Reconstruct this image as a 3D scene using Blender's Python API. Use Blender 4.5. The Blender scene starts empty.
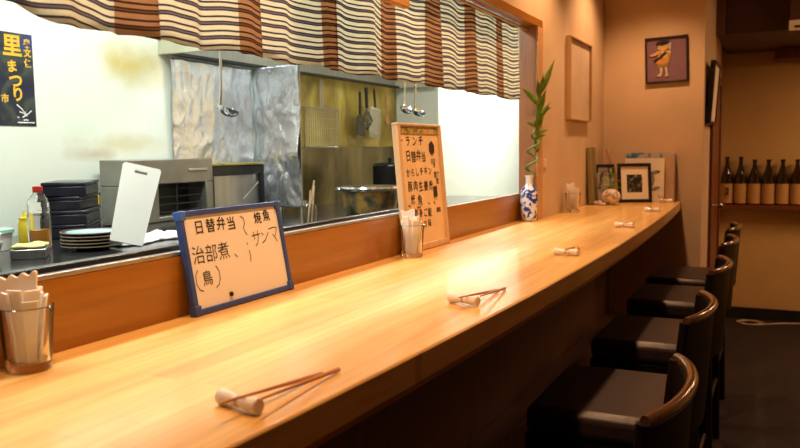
import bpy, bmesh, math, random
from mathutils import Vector, Matrix, noise
random.seed(7)
PI = math.pi
C = bpy.context.scene.collection
scene = bpy.context.scene

# ------------------------------------------------------------------ camera, world, lights, exposure
CAM_Z = 1.43
YAW, PITCH, ROLL = math.radians(26.105), math.radians(5.393), math.radians(-0.792)
def cam_axes():
    cy, sy = math.cos(YAW), math.sin(YAW)
    f = Vector((-sy, cy, 0)); r = Vector((cy, sy, 0)); u = Vector((0, 0, 1))
    f2 = f*math.cos(PITCH) - u*math.sin(PITCH); u2 = u*math.cos(PITCH) + f*math.sin(PITCH)
    return r*math.cos(ROLL) + u2*math.sin(ROLL), u2*math.cos(ROLL) - r*math.sin(ROLL), f2
cr, cu, cf = cam_axes()
cam_data = bpy.data.cameras.new('camera')
cam = bpy.data.objects.new('camera', cam_data); C.objects.link(cam)
cam.matrix_world = Matrix(((cr.x, cu.x, -cf.x, 0), (cr.y, cu.y, -cf.y, 0), (cr.z, cu.z, -cf.z, CAM_Z), (0, 0, 0, 1)))
cam_data.sensor_width = 36; cam_data.lens = 780*36/800
cam_data.clip_start = 0.05; cam_data.clip_end = 60
cam_data.dof.use_dof = True; cam_data.dof.focus_distance = 2.0; cam_data.dof.aperture_fstop = 6.0
scene.camera = cam

scene.view_settings.view_transform = 'Standard'; scene.view_settings.look = 'None'
scene.view_settings.gamma = 1.0; scene.view_settings.use_curve_mapping = False
scene.view_settings.exposure = 0.0

world = bpy.data.worlds.new('world'); scene.world = world; world.use_nodes = True
bg = world.node_tree.nodes['Background']; bg.inputs[0].default_value = (0.9, 0.6, 0.35, 1); bg.inputs[1].default_value = 0.02

WARM = (1.0, 0.55, 0.28)
KITCHEN = (0.92, 1.0, 0.90)
def spot(name, loc, power, size=118, blend=0.7, color=WARM, radius=0.035, target=None):
    l = bpy.data.lights.new(name, 'SPOT'); l.energy = power; l.color = color
    l.spot_size = math.radians(size); l.spot_blend = blend; l.shadow_soft_size = radius
    o = bpy.data.objects.new(name, l); o.location = loc; C.objects.link(o)
    if target: o.rotation_euler = (Vector(target)-Vector(loc)).to_track_quat('-Z', 'Y').to_euler()
    return o
def area(name, loc, sx, sy, power, color, rot=(0, 0, 0)):
    l = bpy.data.lights.new(name, 'AREA'); l.shape = 'RECTANGLE'; l.size = sx; l.size_y = sy
    l.energy = power; l.color = color
    o = bpy.data.objects.new(name, l); o.location = loc; o.rotation_euler = rot; C.objects.link(o)
    return o
for y, p in ((0.60, 42), (1.40, 62), (2.40, 52), (3.45, 46), (4.4, 39)):
    spot('counter_downlight', (-0.68, y, 2.56), p)
area('room_fill', (0.95, 5.25, 2.56), 0.5, 0.5, 14, WARM)  # added fill without a known fixture, lifts the back wall and soffit
area('alcove_lamp', (1.05, 6.10, 2.14), 0.4, 0.4, 19, WARM)
area('kitchen_tube', (-1.62, 0.85, 2.45), 0.12, 1.2, 19, KITCHEN)
area('kitchen_tube', (-1.70, 2.05, 2.45), 0.12, 1.1, 23, KITCHEN)
area('kitchen_tube', (-1.60, 3.9, 2.45), 0.12, 1.2, 26, KITCHEN)
area('kitchen_tube', (-1.60, 5.9, 2.45), 0.12, 1.3, 50, (0.90, 1.0, 1.0))
area('hood_fill', (-2.02, 3.05, 2.30), 0.3, 0.3, 6.5, (0.85, 0.94, 1.0))  # added fill light inside the hood, brightens the foil
area('hood_fill', (-2.05, 4.2, 2.30), 0.3, 0.3, 3.5, (1.0, 0.98, 0.85))  # second added fill under the hood, for the stained wall panels

# ------------------------------------------------------------------ materials
def lin(*c):
    return tuple((x/12.92 if x <= .04045 else ((x+.055)/1.055)**2.4) for x in c)
def base(name):
    m = bpy.data.materials.new(name); m.use_nodes = True
    nt = m.node_tree; return m, nt, nt.nodes['Principled BSDF']
def ramp(nt, stops):
    r = nt.nodes.new('ShaderNodeValToRGB'); e = r.color_ramp.elements
    e[0].position, e[0].color = stops[0][0], (*stops[0][1], 1)
    e[1].position, e[1].color = stops[-1][0], (*stops[-1][1], 1)
    for p, c in stops[1:-1]:
        x = e.new(p); x.color = (*c, 1)
    return r
def coords(nt, scale=(1, 1, 1), rot=(0, 0, 0), out='Object'):
    tc = nt.nodes.new('ShaderNodeTexCoord'); mp = nt.nodes.new('ShaderNodeMapping')
    mp.inputs['Scale'].default_value = scale; mp.inputs['Rotation'].default_value = rot
    nt.links.new(tc.outputs[out], mp.inputs[0]); return mp.outputs[0]
def mat(name, c, rough=.5, metal=0, var=.08, scale=12, bump=0, stretch=(1, 1, 1), spec=.5, coat=0, trans=0, ior=1.45, sheen=0):
    m, nt, b = base(name)
    n = nt.nodes.new('ShaderNodeTexNoise'); n.inputs['Scale'].default_value = scale; n.inputs['Detail'].default_value = 4
    nt.links.new(coords(nt, stretch), n.inputs['Vector'])
    r = ramp(nt, [(.3, tuple(x*(1-var) for x in c)), (.7, tuple(min(1, x*(1+var)) for x in c))])
    nt.links.new(n.outputs['Fac'], r.inputs[0]); nt.links.new(r.outputs[0], b.inputs['Base Color'])
    b.inputs['Roughness'].default_value = rough; b.inputs['Metallic'].default_value = metal
    b.inputs['Specular IOR Level'].default_value = spec; b.inputs['Coat Weight'].default_value = coat
    b.inputs['Transmission Weight'].default_value = trans; b.inputs['IOR'].default_value = ior
    if bump:
        bp = nt.nodes.new('ShaderNodeBump'); bp.inputs['Strength'].default_value = bump; bp.inputs['Distance'].default_value = .01
        nt.links.new(n.outputs['Fac'], bp.inputs['Height']); nt.links.new(bp.outputs[0], b.inputs['Normal'])
    return m
def wood(name, c1, c2, along='y', rough=.35, coat=.0, fine=60):
    st = {'x': (.06, 1, 1), 'y': (1, .06, 1), 'z': (1, 1, .06)}[along]
    m, nt, b = base(name)
    n = nt.nodes.new('ShaderNodeTexNoise'); n.inputs['Scale'].default_value = fine; n.inputs['Detail'].default_value = 5
    n.inputs['Distortion'].default_value = .6
    nt.links.new(coords(nt, st), n.inputs['Vector'])
    r = ramp(nt, [(.25, c1), (.75, c2)])
    nt.links.new(n.outputs['Fac'], r.inputs[0]); nt.links.new(r.outputs[0], b.inputs['Base Color'])
    b.inputs['Roughness'].default_value = rough; b.inputs['Coat Weight'].default_value = coat
    b.inputs['Coat Roughness'].default_value = .12
    return m
def counter_material():
    m, nt, b = base('laminated_counter_wood')
    v = coords(nt, (1, 1, 1), (0, 0, PI/2))
    br = nt.nodes.new('ShaderNodeTexBrick'); br.offset = .37; br.squash = 1
    br.inputs['Color1'].default_value = (.74, .42, .12, 1); br.inputs['Color2'].default_value = (.84, .55, .18, 1)
    br.inputs['Mortar'].default_value = (.62, .34, .13, 1); br.inputs['Scale'].default_value = 1
    br.inputs['Mortar Size'].default_value = .0006; br.inputs['Brick Width'].default_value = .62; br.inputs['Row Height'].default_value = .052
    br.inputs['Bias'].default_value = .1
    nt.links.new(v, br.inputs['Vector'])
    n = nt.nodes.new('ShaderNodeTexNoise'); n.inputs['Scale'].default_value = 45; n.inputs['Detail'].default_value = 5; n.inputs['Distortion'].default_value = .5
    nt.links.new(coords(nt, (1, .05, 1)), n.inputs['Vector'])
    r = ramp(nt, [(.3, (.76, .68, .58)), (.65, (1, 1, 1))])
    nt.links.new(n.outputs['Fac'], r.inputs[0])
    mx = nt.nodes.new('ShaderNodeMix'); mx.data_type = 'RGBA'; mx.blend_type = 'MULTIPLY'; mx.inputs[0].default_value = .8
    nt.links.new(br.outputs['Color'], mx.inputs[6]); nt.links.new(r.outputs[0], mx.inputs[7])
    nt.links.new(mx.outputs[2], b.inputs['Base Color'])
    b.inputs['Roughness'].default_value = .42; b.inputs['Coat Weight'].default_value = .45; b.inputs['Coat Roughness'].default_value = .13
    return m
def glass(name, c=(1, 1, 1), rough=0.02):
    m, nt, b = base(name)
    n = nt.nodes.new('ShaderNodeTexNoise'); n.inputs['Scale'].default_value = 6
    nt.links.new(coords(nt), n.inputs['Vector'])
    r = ramp(nt, [(.3, tuple(x*.97 for x in c)), (.7, c)])
    nt.links.new(n.outputs['Fac'], r.inputs[0]); nt.links.new(r.outputs[0], b.inputs['Base Color'])
    b.inputs['Roughness'].default_value = rough; b.inputs['Transmission Weight'].default_value = 1; b.inputs['IOR'].default_value = 1.45
    return m

M = {}
M['plaster'] = mat('cream_plaster', (.66, .48, .29), .85, var=.05, scale=5, bump=.05)
M['plaster_back'] = mat('ochre_plaster', (.62, .42, .16), .9, var=.05, scale=5, bump=.05)
M['ceiling'] = mat('ceiling_paint', (.55, .42, .28), .9)
M['floor'] = mat('dark_floor_tile', (.030, .021, .020), .7, var=.2, scale=30, spec=.2)
M['orange_wood'] = wood('varnished_orange_wood', (.31, .115, .008), (.41, .165, .014), 'y', .32, .2)
M['jamb_wood'] = wood('reddish_jamb_wood', (.32, .12, .045), (.46, .19, .08), 'z', .35, .2)
M['casing_wood'] = wood('light_casing_wood', (.55, .28, .11), (.68, .38, .17), 'z', .4, .1)
M['counter'] = counter_material()
M['dark_wood'] = wood('dark_brown_wood', (.055, .022, .010), (.10, .042, .018), 'y', .5)
M['panel_wood'] = wood('brown_base_panel', (.12, .055, .021), (.18, .085, .035), 'z', .5)
M['door_wood'] = wood('red_brown_door_wood', (.13, .035, .012), (.20, .060, .022), 'z', .4)
M['white_wall'] = mat('white_kitchen_panel', (.80, .86, .80), .45, var=.03, scale=3)
def add_stains(m, spots):
    nt = m.node_tree; b = nt.nodes['Principled BSDF']; src = b.inputs['Base Color'].links[0].from_socket
    n = nt.nodes.new('ShaderNodeTexNoise'); n.inputs['Scale'].default_value = 7; n.inputs['Detail'].default_value = 5
    tc = nt.nodes.new('ShaderNodeTexCoord'); nt.links.new(tc.outputs['Object'], n.inputs['Vector'])
    for (loc, rad, col, amt) in spots:
        mp = nt.nodes.new('ShaderNodeMapping'); mp.vector_type = 'POINT'
        mp.inputs['Scale'].default_value = tuple(1/x for x in rad); mp.inputs['Location'].default_value = tuple(-l/x for l, x in zip(loc, rad))
        nt.links.new(tc.outputs['Object'], mp.inputs[0])
        ln_ = nt.nodes.new('ShaderNodeVectorMath'); ln_.operation = 'LENGTH'; nt.links.new(mp.outputs[0], ln_.inputs[0])
        ad = nt.nodes.new('ShaderNodeMath'); ad.operation = 'MULTIPLY_ADD'; ad.inputs[1].default_value = 1.1; nt.links.new(n.outputs['Fac'], ad.inputs[0]); nt.links.new(ln_.outputs['Value'], ad.inputs[2])
        mr = nt.nodes.new('ShaderNodeMapRange'); mr.inputs[1].default_value = .75; mr.inputs[2].default_value = 1.5; mr.inputs[3].default_value = amt; mr.inputs[4].default_value = 0
        nt.links.new(ad.outputs[0], mr.inputs[0])
        mx = nt.nodes.new('ShaderNodeMix'); mx.data_type = 'RGBA'; nt.links.new(mr.outputs[0], mx.inputs[0]); nt.links.new(src, mx.inputs[6]); mx.inputs[7].default_value = (*col, 1)
        src = mx.outputs[2]
    nt.links.new(src, b.inputs['Base Color'])
add_stains(M['white_wall'], (((-2.45, 2.50, 1.80), (.3, .24, .13), (.62, .50, .16), .9), ((-2.45, 2.42, 1.47), (.3, .30, .06), (.60, .52, .30), .6), ((-2.45, 2.25, 1.43), (.3, .16, .04), (.45, .30, .16), .5)))
M['steel'] = mat('brushed_steel', (.50, .50, .50), .32, .9, var=.1, scale=40, stretch=(1, 1, .05))
M['steel_dull'] = mat('greasy_steel', (.30, .29, .26), .42, .75, var=.15, scale=8)
M['steel_dark'] = mat('dark_polished_steel', (.07, .07, .08), .16, .7, var=.15, scale=6)
M['chrome'] = mat('bright_steel', (.75, .75, .74), .18, 1, var=.05)
M['foil'] = mat('aluminium_foil', (.80, .82, .86), .27, .80, var=.06, scale=60, bump=.25)
M['black'] = mat('black_enamel', (.015, .015, .017), .4, var=.3)
M['lacquer'] = mat('navy_black_lacquer', (.018, .018, .032), .25, var=.3)
M['yellow'] = mat('yellow_plastic', (.75, .56, .03), .45)
M['white'] = mat('white_plastic', (.92, .93, .92), .4, var=.02)
M['paper'] = mat('white_paper', (.88, .84, .78), .8, var=.04, scale=30)
M['paper_peach'] = mat('peach_paper', (.90, .74, .58), .85, var=.03, scale=30)
M['red'] = mat('red_plastic', (.60, .03, .02), .4)
M['blue'] = mat('blue_plastic_frame', (.04, .08, .30), .35, var=.15)
M['blue_cap'] = mat('bright_blue_corner', (.05, .17, .68), .4)
M['board'] = mat('whiteboard_surface', (.86, .80, .74), .25, var=.03, scale=4)
M['ink'] = mat('black_marker_ink', (.014, .011, .010), .6)
M['menu_paper'] = mat('tan_menu_paper', (.85, .62, .36), .8, var=.04, scale=20)
M['pale_wood'] = wood('pale_pine', (.62, .42, .24), (.75, .54, .33), 'z', .5)
M['ceramic'] = mat('white_ceramic', (.94, .92, .92), .2, var=.02)
M['chop_wood'] = wood('chopstick_wood', (.46, .20, .07), (.60, .29, .11), 'y', .4)
M['glass'] = glass('clear_glass')
M['leather'] = mat('dark_brown_leather', (.030, .019, .018), .36, var=.15, scale=60, bump=.08)
M['chair_wood'] = wood('black_stained_wood', (.006, .004, .004), (.012, .007, .006), 'z', .45, 0)
M['chair_wood'].node_tree.nodes['Principled BSDF'].inputs['Specular IOR Level'].default_value = .15
M['rail_wood'] = wood('polished_dark_rail', (.05, .020, .008), (.085, .035, .013), 'y', .2, .6)
M['leaf'] = mat('fresh_green_leaf', (.17, .27, .03), .45, var=.4, scale=30)
M['stem'] = mat('green_bamboo_stem', (.14, .24, .045), .4, var=.3, scale=30)
M['bottle'] = mat('dark_brown_bottle_glass', (.022, .009, .004), .08, var=.2, coat=.6)
M['tan_label'] = mat('tan_bottle_label', (.52, .30, .10), .7, var=.08, scale=30)
M['cable'] = mat('beige_cable', (.55, .42, .26), .6)
M['black_frame'] = mat('black_picture_frame', (.02, .013, .012), .35, var=.2)
M['mat_board'] = mat('cream_mat_board', (.86, .76, .58), .85, var=.03)
M['towel'] = mat('white_towel', (.82, .82, .86), .95, var=.06, scale=50, bump=.5)

def curtain_material():
    m, nt, b = base('striped_noren_cloth')
    tc = nt.nodes.new('ShaderNodeTexCoord'); sp = nt.nodes.new('ShaderNodeSeparateXYZ'); nt.links.new(tc.outputs['UV'], sp.inputs[0])
    def math_(op, a, bv=None):
        n = nt.nodes.new('ShaderNodeMath'); n.operation = op
        for i, x in enumerate((a, bv)):
            if x is None: continue
            if isinstance(x, (int, float)): n.inputs[i].default_value = x
            else: nt.links.new(x, n.inputs[i])
        return n.outputs[0]
    fr = math_('FRACT', math_('DIVIDE', sp.outputs['Y'], .0295))
    r = nt.nodes.new('ShaderNodeValToRGB'); r.color_ramp.interpolation = 'CONSTANT'
    e = r.color_ramp.elements
    cream, dark, mid = lin(.95, .92, .84), lin(.38, .37, .45), lin(.62, .60, .63)
    e[0].position = 0; e[0].color = (*cream, 1)
    e[1].position = .26; e[1].color = (*dark, 1)
    for p, c in ((.36, mid), (.46, dark), (.56, cream), (.80, dark), (.93, cream)):
        x = e.new(p); x.color = (*c, 1)
    nt.links.new(fr, r.inputs[0])
    r2 = nt.nodes.new('ShaderNodeValToRGB'); r2.color_ramp.interpolation = 'CONSTANT'
    e = r2.color_ramp.elements
    rust, dk, md = lin(.80, .66, .54), lin(.36, .27, .25), lin(.58, .46, .39)
    e[0].position = 0; e[0].color = (*rust, 1)
    e[1].position = .26; e[1].color = (*dk, 1)
    for p, c in ((.36, md), (.46, dk), (.56, rust), (.80, dk), (.93, rust)):
        x = e.new(p); x.color = (*c, 1)
    nt.links.new(fr, r2.inputs[0])
    band = math_('GREATER_THAN', sp.outputs['X'], .745)
    mx = nt.nodes.new('ShaderNodeMix'); mx.data_type = 'RGBA'
    nt.links.new(band, mx.inputs[0]); nt.links.new(r.outputs[0], mx.inputs[6]); nt.links.new(r2.outputs[0], mx.inputs[7])
    nt.links.new(mx.outputs[2], b.inputs['Base Color']); b.inputs['Roughness'].default_value = .9
    tr = nt.nodes.new('ShaderNodeBsdfTranslucent'); nt.links.new(mx.outputs[2], tr.inputs[0])
    ms = nt.nodes.new('ShaderNodeMixShader'); ms.inputs[0].default_value = .66
    nt.links.new(b.outputs[0], ms.inputs[1]); nt.links.new(tr.outputs[0], ms.inputs[2])
    nt.links.new(ms.outputs[0], nt.nodes['Material Output'].inputs[0])
    return m
M['curtain'] = curtain_material()

def patch_material(name, stops, scale=6, rough=.5, stretch=(1, 1, 1), detail=5, distortion=0, metal=0, bump=0):
    m, nt, b = base(name)
    n = nt.nodes.new('ShaderNodeTexNoise'); n.inputs['Scale'].default_value = scale; n.inputs['Detail'].default_value = detail
    n.inputs['Distortion'].default_value = distortion
    nt.links.new(coords(nt, stretch), n.inputs['Vector'])
    r = ramp(nt, stops); nt.links.new(n.outputs['Fac'], r.inputs[0]); nt.links.new(r.outputs[0], b.inputs['Base Color'])
    b.inputs['Roughness'].default_value = rough; b.inputs['Metallic'].default_value = metal
    if bump:
        bp = nt.nodes.new('ShaderNodeBump'); bp.inputs['Strength'].default_value = bump; bp.inputs['Distance'].default_value = .01
        nt.links.new(n.outputs['Fac'], bp.inputs['Height']); nt.links.new(bp.outputs[0], b.inputs['Normal'])
    return m
M['stained'] = patch_material('grease_stained_wall', [(.3, (.17, .11, .015)), (.5, (.40, .31, .05)), (.7, (.60, .52, .17))], 4.5, .5, (1, 1, .45), distortion=.8)
M['stained_low'] = patch_material('greasy_dark_splashback', [(.3, (.06, .045, .012)), (.55, (.17, .13, .04)), (.75, (.30, .25, .10))], 5, .3, (1, 1, .5), distortion=.8, metal=.4)
M['poster_bg'] = patch_material('dark_blue_poster_print', [(.32, (.012, .018, .05)), (.47, (.018, .028, .045)), (.55, (.06, .075, .06)), (.62, (.02, .035, .16)), (.75, (.04, .09, .45))], 9, .35, distortion=1.2)
M['gold_ink'] = mat('gold_print', (.80, .47, .04), .5)
M['porcelain'] = patch_material('blue_and_white_porcelain', [(.42, (.80, .80, .80)), (.50, (.72, .73, .78)), (.53, (.03, .06, .36)), (.65, (.02, .035, .24))], 26, .18, distortion=1.5, detail=2)
M['porcelain_plain'] = mat('white_porcelain', (.80, .80, .82), .2, var=.03)
M['food_pot'] = patch_material('food_spattered_steel', [(.36, (.05, .045, .03)), (.5, (.18, .15, .09)), (.6, (.48, .27, .03)), (.72, (.36, .34, .30))], 22, .35, metal=.4)
M['photo_print'] = patch_material('black_and_white_photo', [(.4, (.010, .008, .008)), (.55, (.05, .045, .04)), (.62, (.22, .2, .17)), (.7, (.55, .5, .42))], 55, .4)
M['sepia_print'] = patch_material('pale_sepia_print', [(.35, (.60, .44, .28)), (.6, (.72, .56, .40)), (.75, (.50, .30, .18))], 3, .5)
M['grey_print'] = patch_material('grey_figured_print', [(.42, (.34, .30, .25)), (.52, (.26, .22, .18)), (.58, (.05, .04, .035))], 26, .7, (1, 1, .5))
M['moss_wood'] = patch_material('green_brown_weathered_board', [(.35, (.12, .10, .03)), (.55, (.24, .19, .06)), (.7, (.36, .26, .11))], 16, .6, (1, 1, .15))
M['blue_print'] = patch_material('blue_and_grey_print', [(.40, (.50, .42, .32)), (.52, (.42, .40, .38)), (.56, (.04, .17, .32)), (.7, (.03, .10, .22))], 16, .6)
M['shell'] = patch_material('mottled_shell', [(.35, (.30, .20, .14)), (.5, (.70, .58, .46)), (.7, (.85, .76, .66))], 40, .35)
M['purple'] = mat('dull_purple_mount', (.20, .105, .135), .5, var=.06, scale=20)
M['gold_cloth'] = patch_material('gold_brocade', [(.35, (.30, .15, .03)), (.55, (.60, .38, .11)), (.7, (.72, .56, .30))], 90, .6)
M['flame'] = None
M['straw'] = patch_material('green_gold_border', [(.38, (.08, .16, .03)), (.5, (.45, .30, .05)), (.6, (.65, .45, .20)), (.7, (.28, .22, .05))], 60, .7)

# ------------------------------------------------------------------ mesh helpers
class MB:
    def __init__(s): s.v = []; s.f = []; s.uv = {}
    def add(s, v, f, mx=None):
        o = len(s.v)
        s.v += [tuple(mx @ Vector(p)) if mx else tuple(p) for p in v]
        s.f += [tuple(i+o for i in q) for q in f]; return s
    def box(s, x0, x1, y0, y1, z0, z1, mx=None):
        v = [(x0, y0, z0), (x1, y0, z0), (x1, y1, z0), (x0, y1, z0), (x0, y0, z1), (x1, y0, z1), (x1, y1, z1), (x0, y1, z1)]
        f = [(0, 3, 2, 1), (4, 5, 6, 7), (0, 1, 5, 4), (1, 2, 6, 5), (2, 3, 7, 6), (3, 0, 4, 7)]
        return s.add(v, f, mx)
    def lathe(s, prof, n=32, mx=None, cap=True, close=False):
        v = []; f = []; k = len(prof)
        for i in range(n):
            a = 2*PI*i/n
            for r, z in prof: v.append((r*math.cos(a), r*math.sin(a), z))
        for i in range(n):
            j = (i+1) % n
            for q in range(k if close else k-1):
                w = (q+1) % k
                f.append((i*k+q, j*k+q, j*k+w, i*k+w))
        if cap and not close:
            if prof[0][0] > 1e-6: f.append(tuple(i*k for i in reversed(range(n))))
            if prof[-1][0] > 1e-6: f.append(tuple(i*k+k-1 for i in range(n)))
        return s.add(v, f, mx)
    def tube(s, pts, r, n=10, mx=None, closed=False):
        pts = [Vector(p) for p in pts]; v = []; f = []; m = len(pts)
        rs = r if isinstance(r, (list, tuple)) else [r]*m
        up = Vector((0, 0, 1))
        prev = None
        for i, p in enumerate(pts):
            if closed: t = (pts[(i+1) % m]-pts[i-1]).normalized()
            else: t = (pts[min(i+1, m-1)]-pts[max(i-1, 0)]).normalized()
            if prev is None:
                a = t.cross(up)
                if a.length < 1e-3: a = t.cross(Vector((1, 0, 0)))
            else: a = prev - t*prev.dot(t)
            a.normalize(); prev = a; b = t.cross(a)
            for k in range(n):
                an = 2*PI*k/n; v.append(p+(a*math.cos(an)+b*math.sin(an))*rs[i])
        for i in range(m if closed else m-1):
            j = (i+1) % m
            for k in range(n):
                l = (k+1) % n; f.append((i*n+k, i*n+l, j*n+l, j*n+k))
        if not closed:
            f.append(tuple(reversed(range(n)))); f.append(tuple((m-1)*n+k for k in range(n)))
        return s.add(v, f, mx)
    def prism(s, poly, d0, d1, plane='xz', mx=None):
        # polygon in the given plane, extruded along the third axis
        n = len(poly); v = []
        for d in (d0, d1):
            for a, b in poly:
                v.append({'xz': (a, d, b), 'xy': (a, b, d), 'yz': (d, a, b)}[plane])
        f = [tuple(range(n)), tuple(reversed(range(n, 2*n)))] + [(i, n+i, n+(i+1) % n, (i+1) % n) for i in range(n)]
        return s.add(v, f, mx)
    def grid(s, fn, nu, nv, thick=None):
        # fn(u,v) -> point
        o = len(s.v)
        for j in range(nv+1):
            for i in range(nu+1): s.v.append(tuple(fn(i/nu, j/nv)))
        for j in range(nv):
            for i in range(nu):
                a = o+j*(nu+1)+i; s.f.append((a, a+1, a+nu+2, a+nu+1))
        return s
    def build(s, name, m, parent=None, smooth=False, bevel=0, seg=2, loc=None, rot=None, solid=0, angle=40):
        me = bpy.data.meshes.new(name); me.from_pydata(s.v, [], s.f); me.update()
        bm = bmesh.new(); bm.from_mesh(me); bmesh.ops.recalc_face_normals(bm, faces=bm.faces); bm.to_mesh(me); bm.free()
        if m: me.materials.append(m)
        o = bpy.data.objects.new(name, me); C.objects.link(o)
        if parent: o.parent = parent
        if loc: o.location = loc
        if rot: o.rotation_euler = rot
        if solid:
            md = o.modifiers.new('thickness', 'SOLIDIFY'); md.thickness = solid; md.offset = 0
        if bevel:
            md = o.modifiers.new('bevel', 'BEVEL'); md.width = bevel; md.segments = seg; md.limit_method = 'ANGLE'; md.angle_limit = math.radians(35)
        if smooth or bevel:
            for p in me.polygons: p.use_smooth = True
            me.set_sharp_from_angle(angle=math.radians(angle))
        return o
def tag(o, label, cat, group=None):
    o['label'] = label; o['category'] = cat
    if group: o['group'] = group
    return o
def thing(name, label, cat, loc=(0, 0, 0), rot=(0, 0, 0), group=None):
    o = bpy.data.objects.new(name, None); o.empty_display_size = .05; C.objects.link(o)
    o.location = loc; o.rotation_euler = rot
    return tag(o, label, cat, group)
def struct(name, mb, m, parent=None, **k):
    o = mb.build(name, m, parent, **k)
    if not parent: o['kind'] = 'structure'
    return o
def dup(root, loc, label=None, rot=None):
    r = root.copy(); C.objects.link(r); r.location = loc
    if rot is not None: r.rotation_euler = rot
    if label: r['label'] = label
    for ch in list(root.children):
        c = ch.copy(); C.objects.link(c); c.parent = r
        for g in ch.children:
            d = g.copy(); C.objects.link(d); d.parent = c
    return r
def text_mesh(runs):
    """runs: (string, x, z, size, weight, rot) in a board's own x/z plane at y=0 facing -y; returns an MB"""
    mb = MB()
    for st, x, z, size, weight, rot in runs:
        cu_ = bpy.data.curves.new('writing', 'FONT'); cu_.body = st; cu_.size = size; cu_.offset = weight
        cu_.align_x = 'CENTER'; cu_.align_y = 'CENTER'; cu_.resolution_u = 3
        ob = bpy.data.objects.new('writing_source', cu_); C.objects.link(ob)
        bpy.context.view_layer.update()
        dg = bpy.context.evaluated_depsgraph_get()
        me = bpy.data.meshes.new_from_object(ob.evaluated_get(dg))
        c, s = math.cos(rot), math.sin(rot)
        mb.add([(x+v.co.x*c-v.co.y*s, 0, z+v.co.x*s+v.co.y*c) for v in me.vertices], [tuple(p.vertices) for p in me.polygons])
        bpy.data.objects.remove(ob); bpy.data.meshes.remove(me); bpy.data.curves.remove(cu_)
    return mb
def strokes(mb, lines, w):
    """flat pen strokes in x/z at y=0"""
    for pts in lines:
        pts = [Vector((p[0], 0, p[1])) for p in pts]; L = []; R = []
        for i, p in enumerate(pts):
            t = (pts[min(i+1, len(pts)-1)]-pts[max(i-1, 0)]).normalized(); n = Vector((-t.z, 0, t.x))*w/2
            L.append(tuple(p+n)); R.append(tuple(p-n))
        k = len(pts); mb.add(L+R, [(i, i+1, k+i+1, k+i) for i in range(k-1)])
    return mb
def rotz(a, loc=(0, 0, 0)): return Matrix.Translation(loc) @ Matrix.Rotation(a, 4, 'Z')

# ------------------------------------------------------------------ the setting
CT = 1.104            # counter top
JY = 3.46             # far end of the pass-through opening
FY = 4.94             # far wall
BY = 7.0              # wall of the alcove behind
struct('floor', MB().box(-2.6, 2.3, -2.1, 7.2, -.1, 0), M['floor'])
struct('ceiling', MB().box(-2.6, 2.3, -2.1, 7.2, 2.6, 2.7), M['ceiling'])
for bx_ in ((-2, 3.535, 0, 1.05), (3.535, FY, 0, 2.6), (-2, 3.535, 2.0, 2.6), (-2, -.7, 1.05, 2.0)):
    struct('wall_left', MB().box(-1.075, -1.004, *bx_), M['plaster'])
struct('wall_far', MB().box(-1.075, -.425, FY, 6.25, 0, 2.6).box(-1.075, -.465, 6.25, BY, 0, 2.6), M['plaster'])
struct('wall_back', MB().box(-1.075, 2.3, BY, BY+.1, 0, 2.6), M['plaster_back'])
struct('wall_right', MB().box(2.2, 2.3, -2, BY, 0, 2.6), M['plaster_back'])
struct('wall_near', MB().box(-2.55, 2.2, -2.1, -2, 0, 2.6), M['plaster_back'])
struct('wall_kitchen', MB().box(-2.55, -2.45, -2, 6.9, 0, 2.6), M['white_wall'])
struct('wall_kitchen_end', MB().box(-2.45, -2.13, 4.97, 7.0, 0, 2.6), M['white_wall'], bevel=.004)
struct('baseboard_back', MB().box(-.42, 2.2, BY-.025, BY, 0, .093), M['black'])
# timber lining of the pass-through
struct('trim_sill', MB().box(-1.092, -1.075, -.7, JY+.07, 1.04, 1.226), M['orange_wood'])
struct('trim_lintel', MB().box(-1.085, -.996, -.7, 3.535, 1.972, 2.006), M['orange_wood'], bevel=.002)
struct('trim_jamb', MB().box(-1.085, -1.0035, JY, 3.531, CT, 1.972), M['jamb_wood'], bevel=.002)
struct('trim_casing', MB().box(-1.0035, -.994, JY-.001, 3.535, CT, 1.972), M['casing_wood'], bevel=.002)
# door in the return wall
dr = struct('door_1', MB().box(-.43, -.416, 5.50, 6.15, 0, 1.85), M['door_wood'], bevel=.003)
MB().box(-.43, -.405, 5.43, 5.50, 0, 1.91).box(-.43, -.405, 6.15, 6.22, 0, 1.91).box(-.43, -.405, 5.50, 6.15, 1.85, 1.91).build('door_frame', M['door_wood'], dr, bevel=.003)
MB().lathe([(.0, -.02), (.02, -.015), (.025, 0), (.012, .012), (.012, .03)], 16, Matrix.Translation((-.39, 6.06, 1.0)) @ Matrix.Rotation(-PI/2, 4, 'Y')).build('door_knob', M['chrome'], dr, smooth=True)
# dark timber soffit above the alcove
so = struct('trim_soffit', MB().box(-.425, 2.2, 5.76, BY, 2.175, 2.6), M['dark_wood'], bevel=.004)
MB().box(-.425, -.372, 5.725, 5.76, 2.165, 2.6).build('corner_board', M['panel_wood'], so, bevel=.003)

# ------------------------------------------------------------------ the bar counter
def front_x(y):
    return -.485 - (.016 if y < 2.6 else .0102)*(y-2.6)**2
bc = thing('bar_counter', 'long pale laminated wood counter running down to the far wall', 'counter', (0, 0, 0))
ys = [-.6+i*(FY+.6)/44 for i in range(45)]
poly = [(front_x(y), y) for y in ys] + [(-1.003, FY), (-1.003, 3.536), (-1.0745, 3.536), (-1.0745, -.6)]
MB().prism(poly, CT-.052, CT, 'xy').build('countertop', M['counter'], bc, bevel=.004)
pf = [(front_x(y)-.012, y) for y in ys]; pb = [(front_x(y)-.05, y) for y in reversed(ys)]
MB().prism(pf+pb, CT-.066, CT-.0525, 'xy').build('edge_batten', M['orange_wood'], bc)
bb_ = thing('counter_base', 'brown panelled base with foot ledge beneath the long counter', 'counter base', (0, 0, 0))
MB().box(-1.003, -.96, -.6, FY-.002, 0, CT-.054).build('base_panel', M['panel_wood'], bb_)
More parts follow.
